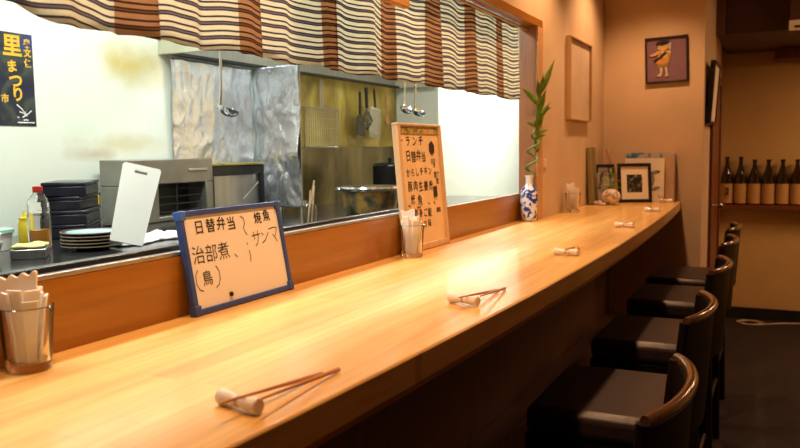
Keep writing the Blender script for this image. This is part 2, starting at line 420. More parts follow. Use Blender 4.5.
MB().box(-.96, -.85, -.6, FY-.002, 0, .40).build('foot_ledge', M['panel_wood'], bb_, bevel=.006)

# ------------------------------------------------------------------ noren curtain over the opening
nr = thing('noren_curtain', 'striped cream curtain with rust bands across top of kitchen opening', 'curtain', (-1.06, 1.4, 1.643))
bands = [-.31, .02, .365, .71, 1.046, 1.379, 1.707, 2.053, 2.375, 2.72, 3.061]
ends = [-.23, .11, .45, .795, 1.132, 1.456, 1.796, 2.139, 2.475, 2.822, 3.136, 3.352]
ztop = 1.966
def fold(y):
    return (1 if y < 2 else max(.45, 1-(y-2)*.6))*.010*math.sin(y*23)+(1 if y < 2 else .45)*(.007*math.sin(y*41+1.3)+.004*math.sin(y*77))
prev = -.6
for k, yb in enumerate(ends):
    y0, y1 = prev, yb
    b0 = bands[k] if k < len(bands) else None
    mb = MB(); nu, nv = 40, 16; uvs = []
    for j in range(nv+1):
        v = j/nv
        for i in range(nu+1):
            u = i/nu; y = y0+(y1-y0)*u
            s = math.sin(PI*u)
            d = fold(y)*(.35+.65*(1-v)) + (.010*math.exp(-((u-.97)/.05)**2))*(1-v)
            if b0 is not None and y > b0: d += .006*(1-.4*v)
            zb = 1.643 + .004*math.sin(y*19) - (.006 if (b0 is not None and y > b0) else 0)
            if y < .9: zb += min(.02, (.9-y)*.3)
            z = zb+(ztop-zb)*v
            mb.v.append((d, y-1.4, z-1.643))
            if b0 is None: uu = u*.7
            elif y < b0: uu = .74*(y-y0)/(b0-y0)
            else: uu = .76+.2*(y-b0)/(y1-b0)
            uvs.append((uu, z + .006*math.sin(y*9+k) + .004*math.sin(y*31)))
    for j in range(nv):
        for i in range(nu):
            a = j*(nu+1)+i; mb.f.append((a, a+1, a+nu+2, a+nu+1))
    o = mb.build('curtain_panel', M['curtain'], nr, smooth=True)
    ul = o.data.uv_layers.new(name='UVMap')
    for lp in o.data.loops: ul.data[lp.index].uv = uvs[lp.vertex_index]
    md = o.modifiers.new('thickness', 'SOLIDIFY'); md.thickness = .0012
    prev = yb-.004
MB().tube([(.012, -2.0, .318), (.012, 2.055, .318)], .006, 10).build('curtain_rod', M['pale_wood'], nr, smooth=True)

# ------------------------------------------------------------------ kitchen fixtures
kw = thing('kitchen_worktop', 'dark steel kitchen worktop behind the wooden sill', 'worktop', (-1.77, 1.0, 0))
MB().box(-.66, .655, -1.7, 1.50, 1.10, 1.148).build('top', M['steel_dark'], kw, bevel=.004)
MB().box(.655, .6775, -1.7, 1.50, 1.05, 1.2455)  .build('lip', mat('dark_lip_steel', (.035, .037, .045), .2, .5), kw, bevel=.003)
MB().box(.6765, .694, -1.7, 1.50, 1.2265, 1.2355).build('edge_strip', M['steel'], kw, bevel=.002)
MB().box(-.64, .60, -1.7, 1.50, 0, 1.10).build('cupboard', M['steel_dull'], kw)

# range hood
hd = thing('range_hood', 'pale enamel range hood above the stove, half behind the curtain', 'hood', (-1.97, 3.8, 1.86))
pale = mat('pale_hood_enamel', (.60, .60, .46), .5, var=.06)
MB().box(-.478, .19, -1.165, -1.135, 0, .70).build('side_panel', pale, hd)
MB().box(-.478, .19, 1.12, 1.15, 0, .70).build('side_panel', pale, hd)
MB().box(.16, .19, -1.135, 1.12, 0, .70).build('front_panel', pale, hd)
MB().box(-.478, -.462, -1.135, 1.12, 0, .70).build('back_panel', M['steel'], hd)
MB().box(-.462, .16, -1.135, 1.12, .50, .52).build('filter_plate', M['steel_dull'], hd)
MB().box(-.462, -.43, -1.135, 1.12, 0, .012).build('drip_rail', M['black'], hd)

# foil sheets
def crumple(a, b, c, amp, seed):
    rid = lambda f, q: 1-abs(noise.noise(Vector((a*f+q, b*f*.8, q))))*2.2
    return amp*(.9*noise.noise(Vector((a*5+seed, b*5, 0)))+.55*rid(7, seed)+.28*rid(17, seed+4)+.12*noise.noise(Vector((a*50, b*50, seed))))
fm = MB().grid(lambda u, v: (crumple(u*.6, v*.6, 0, .013, 3)+.014, .585*u, 1.15+.70*v-1.15), 70, 80)
tag(fm.build('foil_sheet', M['foil'], None, smooth=True, loc=(-2.45, 2.685, 1.15), solid=.0015, angle=25), 'crumpled foil sheet covering the wall behind the grill', 'foil')
fm = MB().grid(lambda u, v: (.325*u, crumple(u*.4, v*.7, 0, .016, 9)-.010*math.sin(u*3), .70*v), 50, 90)
fp = thing('foil_partition', 'foil-wrapped upright splash guard beside the stained wall', 'splash guard', (-2.445, 3.30, 1.155), (0, 0, -.22))
fm.build('foil', M['foil'], fp, smooth=True, solid=.0015, angle=25)
MB().box(0, .32, .018, .026, 0, .70).build('panel', M['steel_dull'], fp)

# stained wall panels
struct('trim_splashback_upper', MB().box(-2.45, -2.444, 3.535, 4.955, 1.459, 2.079), M['stained'])
struct('trim_splashback_lower', MB().box(-2.45, -2.440, 3.535, 4.955, 1.098, 1.458), M['stained_low'])

# steel fish grill (open rack front)
og = thing('fish_grill', 'grey steel fish grill with dark open rack front', 'grill', (-2.355, 2.47, 1.149))
MB().box(-.06, .06, -.225, .312, .155, .258).box(-.06, .06, .265, .312, 0, .155).box(-.06, .06, -.225, -.03, 0, .155).box(-.06, .06, -.03, .265, 0, .02).build('body', M['steel_dull'], og, bevel=.004)
MB().box(-.058, -.045, -.03, .265, .02, .155).build('back_plate', M['black'], og)
gr = MB()
for i in range(4): gr.tube([(.03, -.028, .035+i*.032), (.03, .263, .035+i*.032)], .003, 6)
gr.tube([(.045, .09, .02), (.045, .09, .155)], .004, 6)
gr.build('rack', M['black'], og)
MB().box(.06, .066, .15, .27, .205, .215).build('handle', M['steel'], og, bevel=.002)

# second grill with the black frame
sg = thing('gas_broiler', 'steel panelled broiler with thick black frame below the foil', 'broiler', (-2.355, 2.99, 1.149))
MB().box(-.05, .03, -.195, .195, 0, .205).build('body', M['steel'], sg)
MB().box(.03, .045, -.2, .2, .175, .222).box(.03, .045, .17, .2, 0, .175).box(.03, .045, -.2, -.18, 0, .175).build('frame', M['black'], sg, bevel=.003)
MB().box(-.05, .05, -.2, .2, .222, .232).build('top_edge', M['stained'], sg, bevel=.002)
MB().tube([(.05, .02, .06), (.09, .09, .14)], .004, 8).build('handle', M['steel'], sg, smooth=True)

# stove
sv = thing('gas_stove', 'black gas stove top under the steel pot', 'stove', (-1.77, 3.55, 0))
MB().box(-.66, .655, -1.04, 1.38, 0, 1.09).build('body', M['steel_dull'], sv)
MB().box(-.66, .655, -1.04, 1.38, 1.09, 1.118).build('top_plate', M['steel_dark'], sv, bevel=.004)
for (bx_, by_) in ((.13, -.50), (-.36, .67)):
    g = MB()
    for k in range(6):
        a = k*PI/3; g.box(.045, .125, -.005, .005, .008, .025, Matrix.Translation((bx_, by_, 1.118)) @ Matrix.Rotation(a, 4, 'Z'))
    g.lathe([(.105, 0), (.115, 0), (.115, .012), (.105, .012)], 28, Matrix.Translation((bx_, by_, 1.118)), close=True)
    g.build('pot_grate', M['black'], sv)
    MB().lathe([(.02, 0), (.042, 0), (.042, .012), (.02, .014)], 24, Matrix.Translation((bx_, by_, 1.118))).build('burner', M['steel_dull'], sv, smooth=True)
fl, nt, b = base('blue_gas_flame')
b.inputs['Base Color'].default_value = (.05, .08, .5, 1); b.inputs['Emission Color'].default_value = (.10, .12, 1, 1); b.inputs['Emission Strength'].default_value = .6
tx = nt.nodes.new('ShaderNodeTexNoise'); tx.inputs['Scale'].default_value = 40
rr = ramp(nt, [(.3, (.05, .05, .6)), (.7, (.15, .18, 1))]); nt.links.new(tx.outputs['Fac'], rr.inputs[0]); nt.links.new(rr.outputs[0], b.inputs['Emission Color'])
f_ = MB()
for k in range(18):
    a = k*2*PI/18; f_.lathe([(.0055, 0), (.006, .006), (.002, .018), (0, .021)], 6, Matrix.Translation((.13+.05*math.cos(a), -.50+.05*math.sin(a), 1.122)))
f_.build('gas_flame', fl, sv, smooth=True)

# pot on the burner
po = thing('cooking_pot', 'shallow steel pot spattered with food on the lit burner', 'pot', (-1.64, 3.05, 1.1445))
po.scale = (1.06, 1.06, 1.3)
MB().lathe([(0, 0), (.085, 0), (.105, .012), (.114, .045), (.118, .085), (.124, .088), (.124, .092), (.114, .091), (.110, .05), (.10, .018), (0, .008)], 40).build('body', M['food_pot'], po, smooth=True); po_body = [c for c in po.children][0]
MB().lathe([(.116, .082), (.128, .086), (.130, .094), (.126, .100), (.112, .098), (.112, .086)], 40, close=True).build('rim', M['chrome'], po, smooth=True)
lv = Vector((-.88, -.47, 0)); dv_ = Vector((-.47, .88, 0))
for s in (-1, 1):
    c = lv*s*.118
    MB().tube([c+dv_*.035+Vector((0, 0, .088)), c+dv_*.03+lv*s*.022+Vector((0, 0, .092)), c-dv_*.03+lv*s*.022+Vector((0, 0, .092)), c-dv_*.035+Vector((0, 0, .088))], .0045, 8).build('handle', M['chrome'], po_body, smooth=True)
MB().lathe([(0, .06), (.05, .064), (.106, .058)], 30).build('soup', mat('yellow_soup', (.45, .26, .04), .3), po, smooth=True)

pk = thing('stock_pot', 'tall black pot behind the steel pot at back of stove', 'pot', (-2.13, 4.22, 1.1435))
MB().lathe([(0, 0), (.10, 0), (.105, .02), (.105, .19), (.112, .195), (.10, .195), (.098, .03), (0, .02)], 32).build('body', M['black'], pk, smooth=True)
MB().lathe([(.11, .197), (.095, .21), (.03, .222), (0, .222)], 32).build('lid', M['steel_dark'], pk, smooth=True)
MB().lathe([(.008, .222), (.016, .24), (0, .246)], 16).build('lid_knob', M['black'], pk, smooth=True)

# jar with sticks
jr = thing('glass_jar', 'clear glass jar holding wooden sticks beside the foil partition', 'jar', (-1.74, 2.70, 1.119))
MB().lathe([(0, 0), (.034, 0), (.036, .01), (.036, .085), (.026, .10), (.028, .112), (.025, .112), (.023, .10), (.0325, .083), (.0325, .012), (0, .006)], 28).build('body', M['glass'], jr, smooth=True)
for k, (dx, dy, tx_, ty_) in enumerate(((.0, -.012, .012, .03), (.012, .0, .02, .018), (-.010, .008, -.006, .028))):
    o = MB().tube([(dx, dy, 0), (tx_, ty_, .185-.02*k)], .0032, 8).build('wooden_stick', M['pale_wood'], loc=(-1.74, 2.70, 1.1265), smooth=True)
    tag(o, ['longest wooden stick standing in the glass jar', 'wooden stick in the glass jar, toward the right side', 'shorter wooden stick leaning in the glass jar, at its back'][k], 'stick', 'sticks in the glass jar')

# utensil rail and ladles
rl = thing('utensil_rail', 'thin steel hanging rail for ladles behind the curtain', 'rail', (-1.7, 2.9, 1.80))
MB().tube([(0, -1.0, 0), (0, 1.0, 0)], .006, 10).build('bar', M['chrome'], rl, smooth=True)
for s in (-.98, .98): MB().tube([(0, s, 0), (0, s, .80)], .005, 8).build('hanger', M['chrome'], rl, smooth=True)
def ladle(y, length, label, r=.038, face=0):
    t = thing('ladle', label, 'ladle', (-1.7, y, 1.808), (0, 0, face), 'ladles hanging over the stove')
    MB().tube([(-.012, 0, -.012), (-.008, 0, .0), (.004, 0, .004), (.012, 0, -.006), (.011, 0, -.03), (.008, 0, -length+.05), (.004, 0, -length+.01), (-.008, 0, -length-.005)], [.004]*4+[.0045, .005, .005, .004], 8).build('handle', M['chrome'], t, smooth=True)
    prof = [(0, -r*.75), (r*.55, -r*.66), (r*.88, -r*.35), (r, 0), (r*.96, 0), (r*.83, -r*.32), (r*.5, -r*.6), (0, -r*.68)]
    MB().lathe(prof, 28, Matrix.Translation((.032, 0, -length-.004)) @ Matrix.Rotation(.35, 4, 'Y')).build('bowl', M['chrome'], t, smooth=True)
    return t
ladle(2.105, .225, 'long steel ladle hanging alone in front of the foil', face=.5)
ladle(3.53, .165, 'steel ladle hanging left of its pair above the menu board', face=-.5)
ladle(3.655, .175, 'steel ladle hanging right of its pair above the menu board', face=-.2)

# wire grilling rack on stained wall
wr = thing('wire_rack', 'wire grilling rack with long handle hung on the stained wall', 'rack', (-2.43, 3.94, 1.455))
w_ = MB().tube([(0, -.19, 0), (0, .19, 0), (0, .19, .225), (0, -.19, .225)], .004, 8, closed=True)
for i in range(1, 16): w_.tube([(.002, -.19+i*.02375, 0), (.002, -.19+i*.02375, .225)], .0016, 6)
for i in range(1, 4): w_.tube([(-.002, -.19, i*.056), (-.002, .19, i*.056)], .0016, 6)
w_.build('mesh_panel', M['steel'], wr)
MB().tube([(0, -.01, .225), (0, -.01, .36), (0, -.005, .39), (0, .005, .39), (0, .01, .36), (0, .01, .225)], .0035, 8).build('handle', M['steel'], wr, smooth=True)

def hung(name, label, y, z, build):
    t = thing(name, label, 'utensil', (-2.395, y, z), (0, 0, 0), 'utensils hung on the stained wall'); build(t); return t
def b_whisk(t):
    MB().tube([(0, 0, 0), (0, .005, -.13)], .011, 10).build('handle', M['black'], t, smooth=True)
    w = MB()
    for k in range(7):
        a = k*PI/7
        w.tube([(0, .005, -.13), (.035*math.cos(a), .005+.045*math.sin(a), -.21), (.0, .008, -.27), (-.035*math.cos(a), .005-.045*math.sin(a), -.21), (0, .005, -.13)], .0016, 5)
    w.build('wires', M['steel_dark'], t, smooth=True)
def b_spat(t):
    MB().tube([(0, 0, 0), (0, 0, -.15)], .009, 8).build('handle', M['black'], t, smooth=True)
    MB().prism([(-.05, -.27), (.05, -.28), (.045, -.16), (.012, -.14), (-.012, -.14), (-.045, -.16)], -.002, .003, 'yz').build('blade', M['black'], t, bevel=.001)
def b_turner(t):
    MB().tube([(0, -.03, 0), (0, -.015, -.12)], .008, 8).build('handle', M['black'], t, smooth=True)
    s = MB()
    for k in range(6): s.box(0, .004, -.075+k*.026, -.060+k*.026, -.31, -.14, Matrix.Rotation(-.12, 4, 'X'))
    s.box(0, .004, -.075, .07, -.145, -.125, Matrix.Rotation(-.12, 4, 'X')).box(0, .004, -.075, .07, -.315, -.30, Matrix.Rotation(-.12, 4, 'X'))
    s.build('slotted_blade', M['steel'], t)
def b_spoon(t):
    MB().tube([(0, 0, 0), (0, .02, -.17)], .006, 8).build('handle', M['chop_wood'], t, smooth=True)
    MB().lathe([(0, -.035), (.02, -.025), (.027, 0), (.02, .025), (0, .035)], 16, Matrix.Translation((0, .022, -.20)) @ Matrix.Scale(.3, 4, (1, 0, 0))).build('head', M['chop_wood'], t, smooth=True)
hung('spatula', 'black broad spatula hung leftmost on the stained wall', 4.34, 1.80, b_spat)
hung('whisk', 'dark wire whisk hung on the stained wall beside the slotted turner', 4.425, 1.83, b_whisk)
hung('slotted_turner', 'steel slotted turner hung in the middle of the wall utensils', 4.56, 1.83, b_turner)
hung('wooden_spoon', 'brown wooden spoon hung rightmost on the stained wall', 4.70, 1.83, b_spoon)

# things on the worktop, left
def plate_stack():
    prof = [(0, 0), (.048, 0), (.05, .003), (.080, .011), (.0875, .0125), (.0875, .0145), (.080, .0135), (.052, .006), (0, .006)]
    rimm = mat('dark_brown_glaze', (.035, .025, .022), .3, var=.2)
    glz = mat('pale_blue_glaze', (.42, .60, .68), .22, var=.08)
    edge = mat('buff_plate_edge', (.40, .30, .20), .5)
    names = ['bottom plate', 'second plate from the bottom', 'middle plate', 'second plate from the top', 'top plate, pale blue inside,']
    first = None
    for k in range(5):
        lb = 'dark rimmed %s of the stack on kitchen worktop' % names[k]
        if first is None:
            t = thing('plate', lb, 'plate', (-1.855, 1.685, 1.149), (0, 0, 0), 'stack of dark rimmed plates')
            MB().lathe(prof, 48).build('body', rimm, t, smooth=True)
            MB().lathe([(0, .0065), (.052, .0065), (.074, .0128), (.074, .0132), (.052, .0069), (0, .0069)], 48).build('inner_glaze', glz, t, smooth=True)
            MB().lathe([(.0868, .0122), (.0882, .0122), (.0882, .0149), (.0868, .0149)], 48, close=True).build('edge_line', edge, t, smooth=True)
            first = t
        else:
            dup(first, (-1.855+random.uniform(-.002, .002), 1.685+random.uniform(-.002, .002), 1.149+k*.0098), lb)
plate_stack()

t0 = None
for k, (dx, a) in enumerate(((0, 0), (.004, .03), (-.006, -.05), (.003, .05))):
    lb = 'navy black lacquer box, %s of the stack by the white wall' % ['bottom', 'second from the bottom', 'third from the bottom', 'top'][k]
    loc = (-2.245+dx, 1.955, 1.149+k*.0475); rot = (0, 0, .62+a)
    if t0 is None:
        t0 = thing('lacquer_box', lb, 'box', loc, rot, 'stacked lacquer boxes')
        MB().box(-.07, .07, -.13, .13, 0, .034).build('body', M['lacquer'], t0, bevel=.004)
        MB().box(-.072, .072, -.132, .132, .0342, .0472).build('lid', M['lacquer'], t0, bevel=.004)
    else:
        t = dup(t0, loc, lb, rot)
        if k == 2:
            MB().box(.0722, .0732, .085, .102, .005, .040).build('yellow_tab', M['yellow'], t)
bt = thing('oil_bottle', 'clear plastic bottle of orange oil with red cap', 'bottle', (-2.025, 1.640, 1.149))
MB().lathe([(0, 0), (.034, 0), (.037, .008), (.037, .11), (.033, .12), (.036, .128), (.033, .138), (.035, .146), (.030, .165), (.016, .185), (.0135, .192), (.0135, .20), (.0115, .20), (.0115, .19), (.028, .163), (.034, .11), (.034, .01), (0, .004)], 32).build('body', M['glass'], bt, smooth=True)
MB().lathe([(0, .005), (.0325, .006), (.0325, .062), (0, .062)], 28).build('oil', mat('orange_oil', (.75, .30, .03), .2), bt, smooth=True)
MB().lathe([(.0145, .188), (.016, .19), (.016, .208), (0, .210)], 24).build('cap', M['red'], bt, smooth=True)
mu = thing('squeeze_bottle', 'yellow mustard squeeze bottle with pointed tip', 'bottle', (-2.165, 1.700, 1.149))
MB().lathe([(0, 0), (.022, 0), (.025, .005), (.025, .085), (.021, .098), (.021, .104)], 28).build('body', M['yellow'], mu, smooth=True)
MB().lathe([(.022, .104), (.022, .114), (.008, .118), (.006, .135), (.003, .145), (0, .145)], 24).build('nozzle_cap', M['yellow'], mu, smooth=True)
bt.scale = (.92, .92, .90); mu.scale = (.85, .85, .74)
ty = thing('small_tray', 'small grey tray of yellow slices near the mustard bottle', 'tray', (-1.875, 1.485, 1.149), (0, 0, .75))
MB().box(-.045, .045, -.05, .05, 0, .026).build('body', M['steel'], ty, bevel=.003)
MB().grid(lambda u, v: (-.042+.084*u, -.047+.094*v, .027+.006*math.sin(u*7)*math.sin(v*6)+.005), 14, 14).build('contents', mat('pale_yellow_slices', (.75, .65, .28), .6), ty, smooth=True, solid=.006)
bw = None
for k, (lx, ly, lz, lb) in enumerate(((-1.90, 1.345, 1.149, 'lower steel bowl of the pair at the left picture edge'), (-1.90, 1.345, 1.172, 'upper white-rimmed bowl of the pair at the left picture edge'))):
    if bw is None:
        bw = thing('bowl', lb, 'bowl', (lx, ly, lz), (0, 0, 0), 'pair of nested bowls')
        MB().lathe([(0, 0), (.03, 0), (.05, .02), (.06, .05), (.062, .052), (.057, .05), (.047, .022), (0, .006)], 32).build('body', M['steel'], bw, smooth=True)
    else:
        b2 = thing('bowl', lb, 'bowl', (lx, ly, lz), (0, 0, 0), 'pair of nested bowls')
        MB().lathe([(0, 0), (.028, 0), (.047, .02), (.057, .05), (.059, .052), (.054, .05), (.044, .022), (0, .006)], 32).build('body', M['white'], b2, smooth=True)
mt = mat('mint_plastic', (.42, .72, .58), .4)
ml = thing('food_tub', 'pale mint plastic tub behind the bowls at left', 'tub', (-2.12, 1.55, 1.149))
MB().lathe([(0, 0), (.05, 0), (.056, .05)], 28).build('body', M['white'], ml, smooth=True)
MB().lathe([(.058, .05), (.06, .052), (.06, .062), (0, .064)], 28).build('lid', mt, ml, smooth=True)

# cutting board, standing up
cb = thing('cutting_board', 'white plastic cutting board standing upright with handle slot', 'cutting board', (-1.725, 1.690, 1.168), (-.32, .25, .80))
outer = [(-.044, .001), (.044, .001), (.047, .004), (.056, .238), (.051, .245), (-.051, .245), (-.056, .238), (-.047, .004)]
bmb = MB()
bm = bmesh.new()
def ring(pts, y): return [bm.verts.new((p[0], y, p[1])) for p in pts]
hole = [(-.017, .218), (.017, .218), (.020, .222), (.017, .228), (-.017, .228), (-.020, .222)]
of, ob_, hf, hb = ring(outer, -.005), ring(outer, .005), ring(hole, -.005), ring(hole, .005)
for a_, b_ in ((of, ob_), (hf, hb)):
    for i in range(len(a_)): bm.faces.new((a_[i], a_[(i+1) % len(a_)], b_[(i+1) % len(a_)], b_[i]))
for o_, h_ in ((of, hf), (ob_, hb)):
    es = []
    for rr_ in (o_, h_):
        for i in range(len(rr_)):
            e_ = bm.edges.get((rr_[i], rr_[(i+1) % len(rr_)])); es.append(e_)
    bmesh.ops.triangle_fill(bm, use_beauty=True, edges=es)
bmb.v = [tuple(v.co) for v in bm.verts]; bm.verts.index_update(); bmb.f = [tuple(v.index for v in f.verts) for f in bm.faces]; bm.free()
bmb.build('board', M['white'], cb)
MB().tube([(.0, .009, .13), (.0, .05, .012)], .004, 8).build('stand', M['steel'], cb)

def towel_fn(u, v):
    x = (u-.5)*.11; y = (v-.5)*.36
    h = .010+.016*abs(noise.noise(Vector((u*3, v*9, 1))))+.010*noise.noise(Vector((u*9, v*22, 5)))
    e = min(u, 1-u, v, 1-v); h *= min(1, e*8)
    return (x+.02*math.sin(v*9), y, max(.001, h))
tag(MB().grid(towel_fn, 24, 60).build('kitchen_towel', M['towel'], loc=(-1.845, 1.93, 1.1505), rot=(0, 0, -.10), smooth=True, solid=.002), 'rumpled white towel under the upright cutting board', 'towel')

# poster
ps = thing('poster', 'dark blue poster with gold characters on the white kitchen wall', 'poster', (-2.4485, 1.866, 1.536), (0, 0, PI/2))
ps_sheet = MB().box(-.128, .128, -.0015, 0, 0, .326).build('sheet', M['poster_bg'], ps)
t_ = text_mesh([('里', .045, .275, .080, .0022, 0), ('ま', .040, .205, .045, .0015, .1), ('つ', .052, .155, .058, .0018, 0), ('り', .058, .108, .055, .0018, .1), ('奥', .106, .292, .032, .0010, 0), ('文', .106, .258, .032, .0010, 0), ('保', .106, .222, .032, .0010, 0), ('市', .005, .092, .032, .0010, 0)])
t_.build('gold_writing', M['gold_ink'], ps_sheet, loc=(0, -.0018, 0))
s_ = strokes(MB(), [[(.05, .075), (.07, .06), (.09, .035)], [(.11, .055), (.09, .04), (.07, .03)], [(.075, .055), (.08, .04), (.10, .045)], [(.06, .05), (.075, .045), (.085, .05)], [(.075, .02), (.085, .022), (.095, .02)], [(.05, .03), (.058, .03)], [(.05, .012), (.12, .012)]], .004)
s_.build('white_sprig', M['white'], ps_sheet, loc=(0, -.0018, 0))

# ------------------------------------------------------------------ signs on the counter
wb = thing('whiteboard', 'blue-framed whiteboard with handwritten menu leaning on the sill', 'whiteboard', (-1.042, 1.366, CT+.001), (-math.radians(10), 0, PI/2))
W2 = .1725; H = .212
MB().box(-W2+.008, W2-.008, 0, .006, .008, H-.008).build('panel', M['board'], wb); wb_panel = [c for c in wb.children][-1]
MB().box(-W2, W2, -.004, .010, 0, .012).box(-W2, W2, -.004, .010, H-.012, H).box(-W2, -W2+.013, -.004, .010, .012, H-.012).box(W2-.013, W2, -.004, .010, .012, H-.012).build('frame', M['blue'], wb, bevel=.002); wb_frame = [c for c in wb.children if c.name.startswith('frame')][0]
for sx in (-1, 1):
    for z0 in (0, H-.02):
        x0, x1 = sorted((sx*(W2+.0015), sx*(W2-.018)))
        MB().box(x0, x1, -.0055, .0115, z0-(.0008 if z0 == 0 else -.0012), z0+.0205).build('corner_cap', M['blue_cap'] if (z0 and sx < 0) else M['blue'], wb_frame, bevel=.002)
R = random.Random(3)
runs = []
for st, xs, z, size, w in (('日替弁当', (-.116, -.080, -.046, -.012), .175, .031, .0003), ('焼魚', (.084, .118), .178, .028, .0004), ('治部煮', (-.132, -.092, -.052), .116, .040, -.0002), ('鳥', (-.117,), .068, .033, .0001)):
    for ch, x in zip(st, xs): runs.append((ch, x, z+R.uniform(-.002, .002), size, w, R.uniform(-.05, .05)))
t_ = text_mesh(runs)
P = lambda cx, cz, s, pts: [(cx+x*s, cz+z*s) for x, z in pts]
ln = [P(.068, .135, .034, [(-.5, .15), (.45, .22)]), P(.068, .135, .034, [(-.25, .42), (-.22, -.1)]), P(.068, .135, .034, [(.2, .48), (.2, 0), (.05, -.35), (-.2, -.55)]),
      P(.100, .134, .032, [(-.35, .3), (-.15, .12)]), P(.100, .134, .032, [(-.4, -.42), (0, -.25), (.45, .25)]),
      P(.134, .136, .036, [(-.45, .38), (.1, .45), (.45, .42), (.3, .1), (.12, -.15)]), P(.134, .136, .036, [(-.1, .02), (.1, -.18), (.3, -.5)]),
      [(.022, .188), (.033, .182), (.034, .172), (.027, .160), (.032, .150), (.036, .145)], [(.030, .128), (.032, .122)], [(.034, .110), (.036, .098), (.033, .085)],
      P(-.012, .102, .02, [(-.3, .3), (.1, -.1)]),
      [(-.143, .090), (-.151, .080), (-.152, .062), (-.145, .050), (-.135, .046)], [(-.086, .092), (-.078, .080), (-.078, .064), (-.085, .052), (-.095, .047)]]
strokes(t_, ln, .0020)
t_.build('writing', M['ink'], wb_panel, loc=(0, -.0006, 0))
MB().lathe([(0, 0), (.005, 0), (.005, .004), (0, .005)], 16, Matrix.Translation((-.053, 0, .026)) @ Matrix.Rotation(PI/2, 4, 'X')).build('magnet', M['black'], wb)

mn = thing('menu_board', 'tall wood-framed menu board with brush writing leaning on the sill', 'menu board', (-1.049, 2.352, CT+.001), (-math.radians(4.6), 0, PI/2))
W2 = .1725; H = .412
mn_panel = MB().box(-W2+.012, W2-.012, 0, .008, .012, H-.010).build('paper_panel', M['menu_paper'], mn)
MB().box(-W2, W2, -.008, .012, 0, .020).box(-W2, W2, -.008, .012, H-.008, H).box(-W2, -W2+.022, -.008, .012, .020, H-.008).box(W2-.018, W2, -.008, .012, .020, H-.008).build('frame', M['pale_wood'], mn, bevel=.002)
MB().box(-W2+.023, W2-.019, -.003, -.0005, H-.032, H-.010).build('border_strip', M['straw'], mn_panel)
rows = [('ランチ', -.090, .352, .038, .050), ('日替弁当', -.095, .303, .038, .039), ('からしチキン', -.106, .252, .029, .034), ('豚肉生姜焼', -.100, .207, .035, .041), ('焼魚', -.086, .163, .036, .052), ('お刺身ご飯', -.108, .118, .031, .036), ('秋の味', -.045, .080, .029, .036)]
runs = []
for st, x, z, size, step in rows:
    for i, ch in enumerate(st): runs.append((ch, x+i*step, z+R.uniform(-.003, .003), size*R.uniform(.92, 1.06), .0004, R.uniform(-.09, .09)))
runs += [('日日', .098, .286, .020, .0003, 0), ('付', .105, .272, .018, .0003, 0), ('定食', .118, .240, .022, .0006, 0), ('定', .122, .218, .022, .0006, 0), ('800', .112, .120, .024, .0006, 0)]
t_ = text_mesh(runs)
strokes(t_, [[(-.125, .147), (-.118, .151), (-.110, .145)], [(-.06, .142), (-.045, .138), (-.03, .142)], [(.03, .150), (.042, .144)], [(.075, .152), (.085, .142)], [(-.143, .358), (-.128, .358)]], .004)
t_.build('writing', M['ink'], mn_panel, loc=(0, -.0008, 0))
hexa = [(.022*math.cos(k*PI/3+.4), .024*math.sin(k*PI/3+.4)) for k in range(6)]
sealm = mat('dark_brown_seal', (.03, .012, .008), .6)
MB().prism([(.092+x, .332+z) for x, z in hexa], -.0030, -.0005, 'xz').build('dark_seal', sealm, mn_panel)
MB().prism([(.080, .165), (.108, .166), (.108, .203), (.080, .201)], -.0030, -.0005, 'xz').build('dark_seal', sealm, mn_panel)

sp_ = thing('hanging_plaque', 'amber wooden plaque hanging above the curtain at top edge', 'plaque', (-.962, 1.80, 1.828), (-.02, 0, PI/2))
MB().box(-.22, .22, 0, .012, .02, .34).build('panel', mat('amber_wood_panel', (.52, .25, .07), .4, scale=30, stretch=(.1, 1, 1)), sp_)
MB().box(-.235, .235, -.006, .016, 0, .022).box(-.235, .235, -.006, .016, .34, .362).box(-.235, -.213, -.006, .016, .022, .34).box(.213, .235, -.006, .016, .022, .34).build('frame', mat('golden_oak_frame', (.62, .29, .05), .35, scale=30, stretch=(.1, 1, 1)), sp_, bevel=.003)

# ------------------------------------------------------------------ tumblers and paper
def tumbler(x, y, label):
    t = thing('tumbler', label, 'glass', (x, y, CT+.0005), (0, 0, 0), 'glass tumblers along the counter')
    MB().lathe([(0, 0), (.029, 0), (.032, .003), (.0335, .02), (.040, .096), (.0405, .098), (.039, .099), (.0375, .097), (.0305, .022), (.028, .014), (0, .012)], 40).build('body', M['glass'], t, smooth=True)
    return t
def sheet(mb, w0, w1, h, thick, wave=0):
    n = 24; pts = [(-w0/2, 0), (w0/2, 0)]
    for i in range(n+1):
        u = i/n; pts.append((w1/2-w1*u, h+(wave*math.sin(u*PI*9) if wave else .003*math.sin(u*8))))
    mb.prism(pts, -thick/2, thick/2, 'xz'); return mb
def napkin(x, y, h, rot, label, wave=0, w0=.030, w1=.055, m='paper', tilt=0.0, roll=-.08):
    o = sheet(MB(), w0, w1, h, .006, wave).build('paper_napkin', M[m], loc=(x, y, CT+.0145), rot=(tilt, roll, rot), bevel=.001)
    return tag(o, label, 'napkin', 'paper napkins standing in tumblers')
